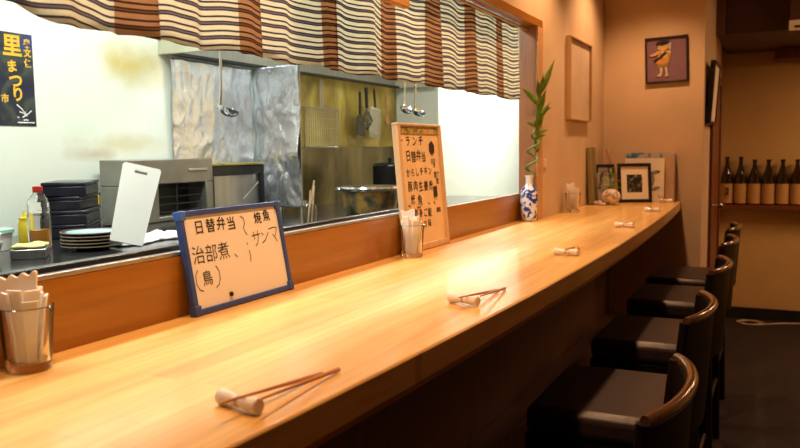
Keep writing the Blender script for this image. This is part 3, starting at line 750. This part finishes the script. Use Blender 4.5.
def slips(x, y, n, lab, seed):
    rn = random.Random(seed); first = None
    for i in range(n):
        a = 2*PI*i/n+rn.uniform(-.2, .2); r0 = .012+.006*(i % 2); r1 = .023+.007*(i % 2)
        h = rn.uniform(.096, .114)
        mx = Matrix.Translation((0, 0, 0)) @ Matrix.Rotation(a, 4, 'Z')
        mb = MB(); nseg = 6
        for q in range(nseg+1):
            u = q/nseg; r = r0+(r1-r0)*u; w = .0065+.0065*u
            for (p, s) in ((r-.0028, -w), (r-.0028, w), (r+.0012, w*.9), (r+.0012, -w*.9)): mb.v.append(tuple(mx @ Vector((p+.0006*math.sin(q*2+i), s, h*u))))
        for q in range(nseg):
            for k in range(4):
                l = (k+1) % 4; mb.f.append((q*4+k, q*4+l, q*4+4+l, q*4+4+k))
        mb.f += [(3, 2, 1, 0), tuple(nseg*4+k for k in range(4))]
        o = mb.build('paper_slip', M['paper'], loc=(x, y, CT+.0135), bevel=.001)
        tag(o, lab, 'paper slip', 'paper slips in the tumbler '+lab.split('tumbler')[-1].strip())
tumbler(-1.026, .798, 'clear glass tumbler nearest the camera, full of paper slips')
napkin(-1.030, .802, .130, .52, 'peach paper napkin with scalloped top in the nearest tumbler', wave=.003, w0=.022, w1=.078, m='paper_peach', tilt=-.03, roll=-.16)
slips(-1.026, .798, 10, 'folded white paper slip packed in the tumbler nearest the camera', 1)
tumbler(-1.012, 2.145, 'clear glass tumbler standing in front of the menu board')
napkin(-1.015, 2.150, .128, .45, 'tall white napkin in the tumbler before the menu board', w0=.020, w1=.044, tilt=-.04)
slips(-1.012, 2.145, 10, 'folded white paper slip in the tumbler before the menu board', 2)
tumbler(-.953, 3.95, 'small clear glass tumbler by the cream wall past the vase')
napkin(-.956, 3.955, .132, .45, 'tall napkin in the tumbler by the cream wall', w0=.020, w1=.044, tilt=-.04)
slips(-.953, 3.95, 10, 'folded paper slip in the tumbler by the cream wall', 3)

# ------------------------------------------------------------------ chopsticks on their rests
place = ['at the place nearest the camera', 'at the second place along the counter', 'at the third place along the counter', 'at the fourth place, near the small vase reflections', 'at the fifth place, before the black frame', 'at the far corner of the counter']
place[3] = 'at the fourth place along the counter'; place[4] = 'at the place just before the black photo frame'
rest0 = None; st0 = None
spots = [((-.612, .777), (-.590, .996), -.22), ((-.596, 1.515), (-.576, 1.715), -.27), ((-.585, 2.342), (-.603, 2.55), -.05), ((-.573, 3.246), (-.585, 3.46), -.1), ((-.585, 4.085), (-.605, 4.29), -.1), ((-.61, 4.80), (-.60, 4.90), -.05)]
for k, (r, tip, ang) in enumerate(spots):
    lb = 'white ceramic chopstick rest %s' % place[k]
    loc = (r[0], r[1], CT+.0005)
    if rest0 is None:
        rest0 = thing('chopstick_rest', lb, 'chopstick rest', loc, (0, 0, ang), 'chopstick rests along the counter')
        prof = [(0, -.038), (.0085, -.038), (.0105, -.036), (.0108, -.030), (.0085, -.014), (.0070, -.004), (.0070, .004), (.0085, .014), (.0108, .030), (.0105, .036), (.0085, .038), (0, .038)]
        MB().lathe(prof, 24, Matrix.Translation((0, 0, .0108)) @ Matrix.Rotation(PI/2, 4, 'Y')).build('body', M['ceramic'], rest0, smooth=True)
        MB().lathe([(.0072, -.003), (.0078, -.002), (.0078, .002), (.0072, .003)], 24, Matrix.Translation((0, 0, .0108)) @ Matrix.Rotation(PI/2, 4, 'Y'), close=True).build('band', mat('grey_band', (.5, .5, .55), .4), rest0, smooth=True)
    else: dup(rest0, loc, lb, (0, 0, ang))
    for q in range(2):
        L = .225
        if k == 5:
            a0 = Vector((r[0]-.05+q*.012, r[1]-.045-q*.02, 0)); d = Vector((.6, -.8, 0)).normalized(); d = Vector((-.25, .97, 0)).normalized(); a0 = Vector((r[0]-.006+.016*q, r[1]-.10, 0)); L = .22
        else:
            off = (.012, .046)[q]
            a0 = Vector((r[0]+off, r[1]-(.048, .018)[q], 0))
            d = (Vector((tip[0]+.008*q-.002, tip[1], 0))-a0).normalized()
            a0 = a0-d*.006
        zr = .0235 if k != 5 else .0235
        # resting on the rest near one end, other end on the counter
        s_rest = .014 if k != 5 else .10
        if k == 5: lift = 0
        p0 = Vector((a0.x, a0.y, CT+zr+.0022)); p1 = a0+d*L; p1.z = CT+.0038
        if k == 5: p0.z = CT+.0038; p1.z = CT+.045
        lb2 = '%s brown wooden chopstick on the rest %s' % (('left-hand', 'right-hand')[q], place[k])
        dv = p1-p0
        rotq = dv.to_track_quat('Y', 'Z')
        if st0 is None:
            ms_ = MB(); v = []; n = 8
            for yy, rr2 in ((0, .0014), (.012, .0017), (.12, .0026), (.216, .0034), (.225, .0030)):
                for j in range(n):
                    a = 2*PI*j/n+PI/8; v.append((rr2*math.cos(a), yy, rr2*math.sin(a)))
            f = [(i*n+j, i*n+(j+1) % n, (i+1)*n+(j+1) % n, (i+1)*n+j) for i in range(4) for j in range(n)] + [tuple(range(n)), tuple(reversed(range(4*n, 5*n)))]
            ms_.add(v, f)
            st0 = ms_.build('chopstick', M['chop_wood'], smooth=True); o = st0
        else:
            o = st0.copy(); C.objects.link(o)
        o.location = p0; o.rotation_euler = rotq.to_euler()
        tag(o, lb2, 'chopstick', 'chopsticks along the counter')

# ------------------------------------------------------------------ vase and bamboo
vs = thing('vase', 'blue and white porcelain vase at the far end of the opening', 'vase', (-1.022, 3.414, CT+.0005))
MB().lathe([(0, 0), (.030, 0), (.033, .004), (.036, .03), (.039, .08), (.039, .125), (.034, .145), (.021, .157), (.0165, .165)], 40).build('body', M['porcelain'], vs, smooth=True)
MB().lathe([(.0165, .165), (.0155, .175), (.0165, .195), (.022, .206), (.020, .206), (.0135, .193), (.0125, .17), (.0125, .12)], 40, cap=False).build('neck', M['porcelain_plain'], vs, smooth=True)
bb = thing('lucky_bamboo', 'curly lucky bamboo stem with green leaves standing in the vase', 'plant', (-1.022, 3.414, CT+.12))
pts = []
for i in range(90):
    u = i/89; z = u*.46
    k_ = max(0, min(1, (z-.075)/.03))*max(0, min(1, (.30-z)/.06)); a = (z-.08)/.074*2*PI
    pts.append((.024*k_*math.cos(a)-.004+.045*u, .026*k_*math.sin(a)+.012*u, z))
MB().tube(pts, [.0060-.0022*i/89 for i in range(90)], 8).build('stem', M['stem'], bb, smooth=True)
def leaf(mb, p, d, L, w, droop):
    p = Vector(p); d = Vector(d).normalized(); side = d.cross(Vector((.75, -.65, .1))).normalized()
    if side.length < .1: side = Vector((0, 1, 0))
    nrm = side.cross(d); n = 8; Lf = []; Rt = []; Cn = []
    for i in range(n+1):
        u = i/n; ww = w*math.sin(PI*min(1, u*.85+.12))**1.0*(1-u**3)
        c = p+d*L*u+Vector((0, 0, -droop*u*u))
        Lf.append(tuple(c+side*ww/2+nrm*.002)); Rt.append(tuple(c-side*ww/2+nrm*.002)); Cn.append(tuple(c))
    k = n+1
    mb.add(Lf+Cn+Rt, [(i, i+1, k+i+1, k+i) for i in range(n)]+[(k+i, k+i+1, 2*k+i+1, 2*k+i) for i in range(n)])
base_z = .20
cfg = [((.020, .012, .45), (.10, .30, .95), .17, .026, .0), ((.018, .012, .42), (-.15, -.55, .85), .13, .026, .02), ((.018, .010, .44), (.0, -.15, 1), .10, .020, 0), ((.016, .010, .38), (-.05, -.30, .9), .10, .024, .01), ((.016, .010, .36), (.05, .12, .95), .12, .024, 0),
       ((.014, .010, .33), (.10, .60, .75), .13, .022, .01), ((.014, .010, .31), (0, -.20, 1), .09, .022, 0), ((.012, .008, .29), (-.1, -.75, .65), .08, .017, .01), ((.012, .008, .28), (.05, .35, .85), .10, .020, 0), ((.012, .008, .265), (0, -.55, .75), .07, .017, .0),
       ((.012, .008, .255), (.1, .9, .15), .08, .013, .0), ((.012, .006, .24), (0, .1, 1), .07, .018, 0), ((.012, .006, .225), (-.05, -.5, .6), .05, .014, .0), ((.012, .006, .215), (.1, .7, .5), .06, .013, .0), ((.012, .006, .20), (0, -.3, .8), .05, .014, .0), ((.014, .006, .185), (.05, .5, .6), .045, .012, .0)]
cfg = [((p[0]+max(0, p[2]-.2)*.06+.012, p[1], p[2]), (d[0]+.22, d[1], d[2]), L, w*1.25, q) for p, d, L, w, q in cfg]
cfg += [((.034, .012, .40), (-.35, -.75, .75), .15, .030, .03), ((.034, .012, .35), (.35, .75, .6), .12, .026, .03), ((.030, .010, .30), (-.3, -.7, .4), .09, .020, .02), ((.028, .010, .27), (.3, .8, .35), .10, .020, .02)]
for p, d, L, w, dr_ in cfg:
    lm = MB(); leaf(lm, p, d, L, w, dr_)
    lm.build('leaf', M['leaf'], bb, smooth=True, solid=.0008)

# ------------------------------------------------------------------ pictures
lf = thing('wall_picture', 'pale wood framed print on the cream left wall', 'picture', (-1.004, 4.241, 1.575), (0, 0, PI/2))
hw, hh = .245, .425
MB().box(-hw+.01, hw-.01, -.012, -.002, .01, hh-.01).build('print', M['sepia_print'], lf)
MB().box(-hw, hw, -.026, -.001, 0, .008).box(-hw, hw, -.026, -.001, hh-.008, hh).box(-hw, -hw+.008, -.026, -.001, .008, hh-.008).box(hw-.008, hw, -.026, -.001, .008, hh-.008).build('frame', mat('honey_frame', (.46, .27, .10), .4), lf, bevel=.002)

pf_ = thing('wall_picture', 'purple mounted puppet figure picture in dark frame on far wall', 'picture', (-.632, FY, 1.81), (0, -.03, 0))
hw, hh = .122, .27
MB().box(-hw+.008, hw-.008, -.010, -.002, .008, hh-.008).build('mount', M['purple'], pf_)
MB().box(-hw, hw, -.022, -.001, 0, .011).box(-hw, hw, -.022, -.001, hh-.011, hh).box(-hw, -hw+.011, -.022, -.001, .011, hh-.011).box(hw-.011, hw, -.022, -.001, .011, hh-.011).build('frame', M['black_frame'], pf_, bevel=.002)
def flat(poly, m, nm, y=-.016): MB().prism(poly, y, -.0095, 'xz').build(nm, m, pf_, bevel=.0015)
skin = mat('ochre_face', (.55, .34, .14), .6)
flat([(-.052, .200), (-.030, .190), (-.004, .192), (.012, .206), (.014, .226), (-.010, .236), (-.045, .228)], skin, 'figure_face')
flat([(-.060, .224), (-.020, .218), (.016, .228), (.022, .244), (-.015, .249), (-.052, .242)], M['black_frame'], 'figure_hat', -.018)
flat([(.010, .196), (.026, .190), (.030, .232), (.016, .236)], mat('grey_hair', (.42, .36, .26), .7), 'figure_hair', -.017)
flat([(-.095, .170), (-.088, .158), (-.062, .160), (-.040, .172), (-.030, .188), (-.048, .190), (-.070, .176)], skin, 'figure_arm', -.018)
flat([(-.050, .150), (-.010, .140), (.022, .150), (.028, .186), (.0, .193), (-.040, .190)], M['gold_cloth'], 'figure_jacket', -.017)
flat([(-.074, .134), (-.062, .128), (-.020, .150), (.004, .176), (-.008, .182), (-.034, .160)], M['black_frame'], 'figure_sash', -.020)
flat([(-.062, .118), (-.020, .106), (.014, .118), (.020, .150), (-.012, .142), (-.046, .140)], mat('orange_robe', (.55, .25, .05), .6), 'figure_robe', -.0165)
flat([(-.050, .088), (.008, .088), (.014, .118), (-.020, .108), (-.056, .116)], mat('olive_skirt', (.28, .17, .05), .6), 'figure_skirt', -.016)
flat([(-.058, .042), (-.034, .034), (-.026, .050), (-.020, .090), (-.040, .090), (-.036, .060)], mat('pale_legging', (.55, .44, .28), .6), 'figure_leg')
flat([(-.010, .034), (.012, .040), (.006, .062), (.006, .090), (-.012, .090), (-.004, .060)], mat('pale_legging', (.55, .44, .28), .6), 'figure_leg')

rf = thing('wall_picture', 'black framed picture seen edge-on past the wall corner', 'picture', (-.4245, 5.235, 1.565), (0.10, 0, PI/2))
hw, hh = .20, .375
MB().box(-hw+.012, hw-.012, -.026, -.010, .012, hh-.012).build('print', M['mat_board'], rf)
rfb = MB().box(-hw, hw, -.034, -.004, 0, .018).box(-hw, hw, -.034, -.004, hh-.018, hh).box(-hw, -hw+.018, -.034, -.004, .018, hh-.018).box(hw-.018, hw, -.034, -.004, .018, hh-.018)
rfb.build('frame', M['black_frame'], rf, bevel=.002)
rf.rotation_euler = (.06, 0, PI/2)

tag(MB().box(-.001, .007, -.022, .022, 0, .040).build('wall_switch', mat('cream_switch', (.75, .6, .42), .5), loc=(-1.0035, 3.60, 1.34), bevel=.002), 'small cream wall switch just right of the timber jamb', 'switch')

# ------------------------------------------------------------------ group at the far end of the counter
tag(MB().box(-.012, .012, -.07, .07, 0, .325).build('wooden_board', M['moss_wood'], loc=(-.976, 4.53, CT+.003), rot=(0, -.045, 0), bevel=.003), 'green-brown weathered board leaning on the left wall', 'board')
sf = thing('small_picture', 'small dark framed print behind the grey figured plaque', 'picture', (-.935, 4.70, CT+.001), (-.10, 0, .55))
MB().box(-.05, .05, 0, .010, 0, .225).build('print', M['grey_print'], sf)
MB().box(-.055, .055, -.006, .012, .213, .227).box(-.055, -.045, -.006, .012, 0, .213).box(.045, .055, -.006, .012, 0, .213).build('frame', M['black_frame'], sf, bevel=.002)
tag(MB().box(-.05, .05, 0, .016, 0, .18).build('figured_plaque', M['grey_print'], loc=(-.905, 4.555, CT+.001), rot=(-.10, 0, .5), bevel=.004), 'grey plaque with dark figures left of the shell planter', 'plaque')
tag(MB().box(-.011, .011, 0, .05, -.165, .165).build('leaning_panel', mat('pinkish_wood', (.50, .30, .18), .5, stretch=(1, 1, .1)), loc=(-.902, 4.80, CT+.167), rot=(0, -.36, 0), bevel=.003), 'thin pinkish wooden panel tilting behind the green plant', 'panel')
sh = thing('shell_planter', 'pale mottled shell planter on the counter beside the photo frame', 'planter', (-.868, 4.50, CT+.001))
def shell(u, v):
    a = u*2*PI; t = v*PI; r = .048*math.sin(t)*(1+.10*math.cos(a*7))*(1 if v > .25 else .6+.4*v/.25)
    return (r*math.cos(a), r*math.sin(a), .088*(1-math.cos(t))/2*(1.0)+.004)
MB().grid(lambda u, v: shell(u, 1-v), 56, 24).build('body', M['shell'], sh, smooth=True)
for k, (x, y, r) in enumerate(((-.062, -.012, .018), (-.085, .0, .014), (-.05, -.035, .013), (-.03, -.05, .011))):
    o = MB().lathe([(0, 0), (r*.8, r*.2), (r, r*.7), (r*.6, r*1.3), (0, r*1.6)], 14).build('pebble', M['shell'], loc=(-.868+x, 4.50+y, CT+.001), smooth=True)
    tag(o, 'small mottled pebble, %s beside the shell planter' % ['largest', 'leftmost', 'front left', 'frontmost'][k], 'pebble', 'pebbles by the shell planter')
pl = thing('leafy_sprig', 'green leafy sprig growing from the shell planter', 'plant', (-.868, 4.50, CT+.075))
MB().tube([(0, 0, 0), (-.004, 0, .05), (.0, .005, .11)], .003, 6).build('stem', M['stem'], pl, smooth=True)
for p, d, L, w in (((0, 0, .1), (-.2, .1, 1), .06, .016), ((0, 0, .08), (.4, -.2, .8), .06, .016), ((0, 0, .06), (-.7, -.1, .5), .07, .015), ((0, 0, .05), (.7, .1, .4), .07, .015), ((0, 0, .03), (-.9, -.3, .25), .08, .014), ((0, 0, .03), (.9, -.3, .15), .07, .014), ((0, 0, .11), (.15, 0, 1), .055, .015), ((0, 0, .04), (.2, -.8, .4), .05, .014)):
    lm = MB(); leaf(lm, p, d, L, w, .02); lm.build('leaf', M['leaf'], pl, smooth=True, solid=.0008)

ph = thing('photo_frame', 'black framed black-and-white photo standing on the counter', 'picture', (-.775, 4.745, CT+.001), (-.16, 0, .45))
hw, hh = .098, .232
MB().box(-hw+.012, hw-.012, 0, .004, .012, hh-.012).build('mat_board', M['mat_board'], ph)
MB().box(-.045, .045, -.0015, -.0002, .06, .165).build('photograph', M['photo_print'], ph)
MB().box(-hw, hw, -.010, .010, 0, .018).box(-hw, hw, -.010, .010, hh-.018, hh).box(-hw, -hw+.018, -.010, .010, .018, hh-.018).box(hw-.018, hw, -.010, .010, .018, hh-.018).build('frame', M['black_frame'], ph, bevel=.002)
MB().box(-.02, .02, 0, .006, 0, .17, Matrix.Translation((0, .067, .012)) @ Matrix.Rotation(.32, 4, 'X')).build('easel_leg', M['black_frame'], ph)

cbd = thing('print_board', 'cream board with dark feather print behind the photo frame', 'board', (-.745, 4.868, CT+.001), (-.06, 0, .02))
MB().box(-.115, .115, 0, .008, 0, .258).build('board', M['mat_board'], cbd)
fe = MB()
def blade(cx, cz, L, w, a):
    pts = [];
    for i in range(10): u = i/9; pts.append((u*L, w*math.sin(PI*u)**.7))
    for i in range(10): u = 1-i/9; pts.append((u*L, -w*.5*math.sin(PI*u)**.7))
    c, s = math.cos(a), math.sin(a)
    pts = [(cx+x*c-z*s, cz+x*s+z*c) for x, z in pts]
    seen = []
    for p in pts:
        if not seen or (abs(p[0]-seen[-1][0])+abs(p[1]-seen[-1][1])) > 1e-5: seen.append(p)
    fe.prism(seen[:-1], -.0012, -.0002, 'xz')
blade(.022, .155, .075, .016, .32); blade(.035, .075, .085, .030, 1.35); blade(.03, .06, .07, .014, .35)
fe.build('feather_print', M['grey_print'], cbd)
bk = thing('print_board', 'tan board with blue printed top edge, rearmost in the corner', 'board', (-.735, 4.905, CT+.001), (-.05, 0, 0))
MB().box(-.135, .135, 0, .010, 0, .258).build('board', mat('tan_board', (.55, .36, .18), .6), bk)
MB().box(-.135, .135, -.0005, .010, .258, .290).build('printed_band', M['blue_print'], bk)
tag(MB().box(-.014, .014, 0, .10, 0, .285).build('storage_file', mat('buff_file', (.50, .36, .24), .7), loc=(-.582, 4.832, CT+.0005), rot=(0, 0, .05), bevel=.002), 'narrow buff file standing upright at the corner end', 'file')

# ------------------------------------------------------------------ bar chairs
def make_chair(label, loc):
    t = thing('bar_chair', label, 'chair', loc, (0, 0, 0), 'bar chairs along the counter')
    MB().box(-.178, .195, -.235, .235, .672, .75).build('seat', M['leather'], t, bevel=.026, seg=4)
    MB().box(-.18, .185, -.22, .22, .615, .672).build('seat_frame', M['chair_wood'], t, bevel=.004)
    for sx in (-1, 1):
        for sy in (-1, 1):
            MB().tube([(sx*.165, sy*.20, .625), (sx*.185, sy*.215, 0)], [.022, .016], 8).build('leg', M['chair_wood'], t, smooth=True)
    arc = []
    for i in range(21):
        u = -1+i/10; arc.append((  .226+.040*(1-u*u)-.006*abs(u)**6, .205*u, 1.008-.004*abs(u)))
    MB().tube(arc, [.010+.002*min(1, (1-abs(-1+i/10))*8) for i in range(21)], 12).build('top_rail', M['rail_wood'], t, smooth=True)
    bp = MB(); n = 20; prof = []
    for (z, off) in ((.70, -.02), (1.0, 0)):
        for dx in (-.008, .008):
            for i in range(n+1):
                u = -1+2*i/n; prof.append((.222+.040*(1-u*u)+off+dx, .198*u, z))
    k = n+1
    f = []
    for i in range(n):
        f += [(i, i+1, 2*k+i+1, 2*k+i), (k+i, 3*k+i, 3*k+i+1, k+i+1), (2*k+i, 2*k+i+1, 3*k+i+1, 3*k+i), (i, k+i, k+i+1, i+1)]
    f += [(0, 2*k, 3*k, k), (k-1, 2*k-1, 4*k-1, 3*k-1)]
    bp.add(prof, f); bp.build('backrest', M['chair_wood'], t, smooth=True)
    for sy in (-1, 1): MB().tube([(.165, sy*.20, .62), (.200, sy*.20, .80), (.219, sy*.202, 1.0)], [.017, .015, .014], 8).build('back_post', M['chair_wood'], t, smooth=True)
    for a_, b_ in (((-.178, -.21, .25), (-.178, .21, .25)), ((.178, -.21, .30), (.178, .21, .30)), ((-.176, -.21, .32), (.176, -.21, .32)), ((-.176, .21, .32), (.176, .21, .32))):
        MB().tube([a_, b_], .011, 8).build('stretcher', M['chair_wood'], t, smooth=True)
    return t
cl = ['black leather bar chair nearest the camera, showing only its back rail', 'black leather bar chair with the nearest fully visible seat', 'black leather bar chair in the middle of the row', 'black leather bar chair second from the far wall', 'black leather bar chair farthest away, next to the far wall']
c0 = make_chair(cl[0], (-.40, 1.43, 0))
for k, (x, y) in enumerate(((-.42, 2.19), (-.425, 3.0), (-.44, 3.80), (-.455, 4.46))): dup(c0, (x, y, 0), cl[k+1])

# ------------------------------------------------------------------ alcove: shelf, bottles and the rest
ws = tag(MB().box(-.464, 1.9, BY-.13, BY, .915, .952).build('wall_shelf', M['door_wood'], bevel=.003), 'dark wooden shelf along the back wall carrying sake bottles', 'shelf')
bl_ = ['sake bottle with dark lettering on its label, leftmost on the shelf', 'brown sake bottle second from the left on the shelf', 'brown sake bottle third from the left on the shelf', 'brown sake bottle fourth from the left on the shelf', 'brown sake bottle fifth from the left on the shelf', 'brown sake bottle sixth from the left, at right picture edge']
def make_bottle(label, loc, h):
    t = thing('sake_bottle', label, 'bottle', loc, (0, 0, 0), 'sake bottles on the back shelf')
    MB().lathe([(0, 0), (.044, 0), (.0475, .004), (.0475, .20), (.046, .215), (.034, .255), (.021, .30), (.0155, .325), (.0145, h-.02), (.016, h-.018), (.016, h-.012), (0, h-.012)], 32).build('body', M['bottle'], t, smooth=True)
    MB().lathe([(.0478, .012), (.0484, .012), (.0484, .170), (.0478, .170)], 32, close=True).build('label', M['tan_label'], t, smooth=True)
    MB().lathe([(.0165, h-.016), (.0175, h-.014), (.0175, h+.002), (0, h+.004)], 20).build('cap', M['black'], t, smooth=True)
    return t
bA = make_bottle(bl_[0], (-.405, BY-.065, .9525), .385)
bB = dup(bA, (-.302, BY-.062, .9525), bl_[1])
tw = text_mesh([('純', 0, .12, .034, .001, 0), ('米', 0, .09, .034, .001, 0), ('酒', 0, .06, .034, .001, 0)])
tw.build('label_writing', M['ink'], [c for c in bA.children if c.name.startswith('label')][0], loc=(.004, -.0495, 0))
bC = make_bottle(bl_[2], (-.199, BY-.064, .9525), .362)
for k, x in enumerate((-.097, .006, .110)): dup(bC, (x, BY-.064+.002*k, .9525), bl_[3+k])

cbm = MB(); pts = []
for i in range(70):
    u = i/69; a = u*5.2*PI
    if u < .75: pts.append((-.20+.10*math.cos(a)+.02*math.sin(a*.7), 6.80+.075*math.sin(a), .006+.004*(i % 9)/9))
    else: pts.append((pts[-1][0]+.05, pts[-1][1]+(6.945-pts[-1][1])*.25, .006))
cbm.tube(pts, .0055, 8); tag(cbm.build('cable', M['cable'], smooth=True), 'beige cable coiled on the floor by the back wall', 'cable')

kb = thing('wall_cabinet', 'brown box cabinet fixed under the dark soffit at right', 'cabinet', (.16, 6.86, 2.085))
MB().box(-.235, .5, -.12, .135, 0, .089).build('body', mat('reddish_brown_cabinet', (.16, .055, .02), .5), kb, bevel=.004)
MB().box(-.22, .49, -.124, -.12, .01, .08).build('door', mat('reddish_brown_door', (.15, .05, .018), .5), kb, bevel=.002)
wlm = thing('wall_lantern', 'small cream wall lantern on the soffit at upper right edge', 'lantern', (.075, 5.70, 2.145))
MB().box(-.06, .06, -.05, .058, .012, .30).build('shade', M['dark_wood'], wlm, bevel=.003)
MB().box(-.062, .062, -.053, -.05, .01, .075).build('front_plate', M['mat_board'], wlm, bevel=.002)
MB().box(-.03, .062, -.056, -.053, .028, .042).build('slot', M['black'], wlm)
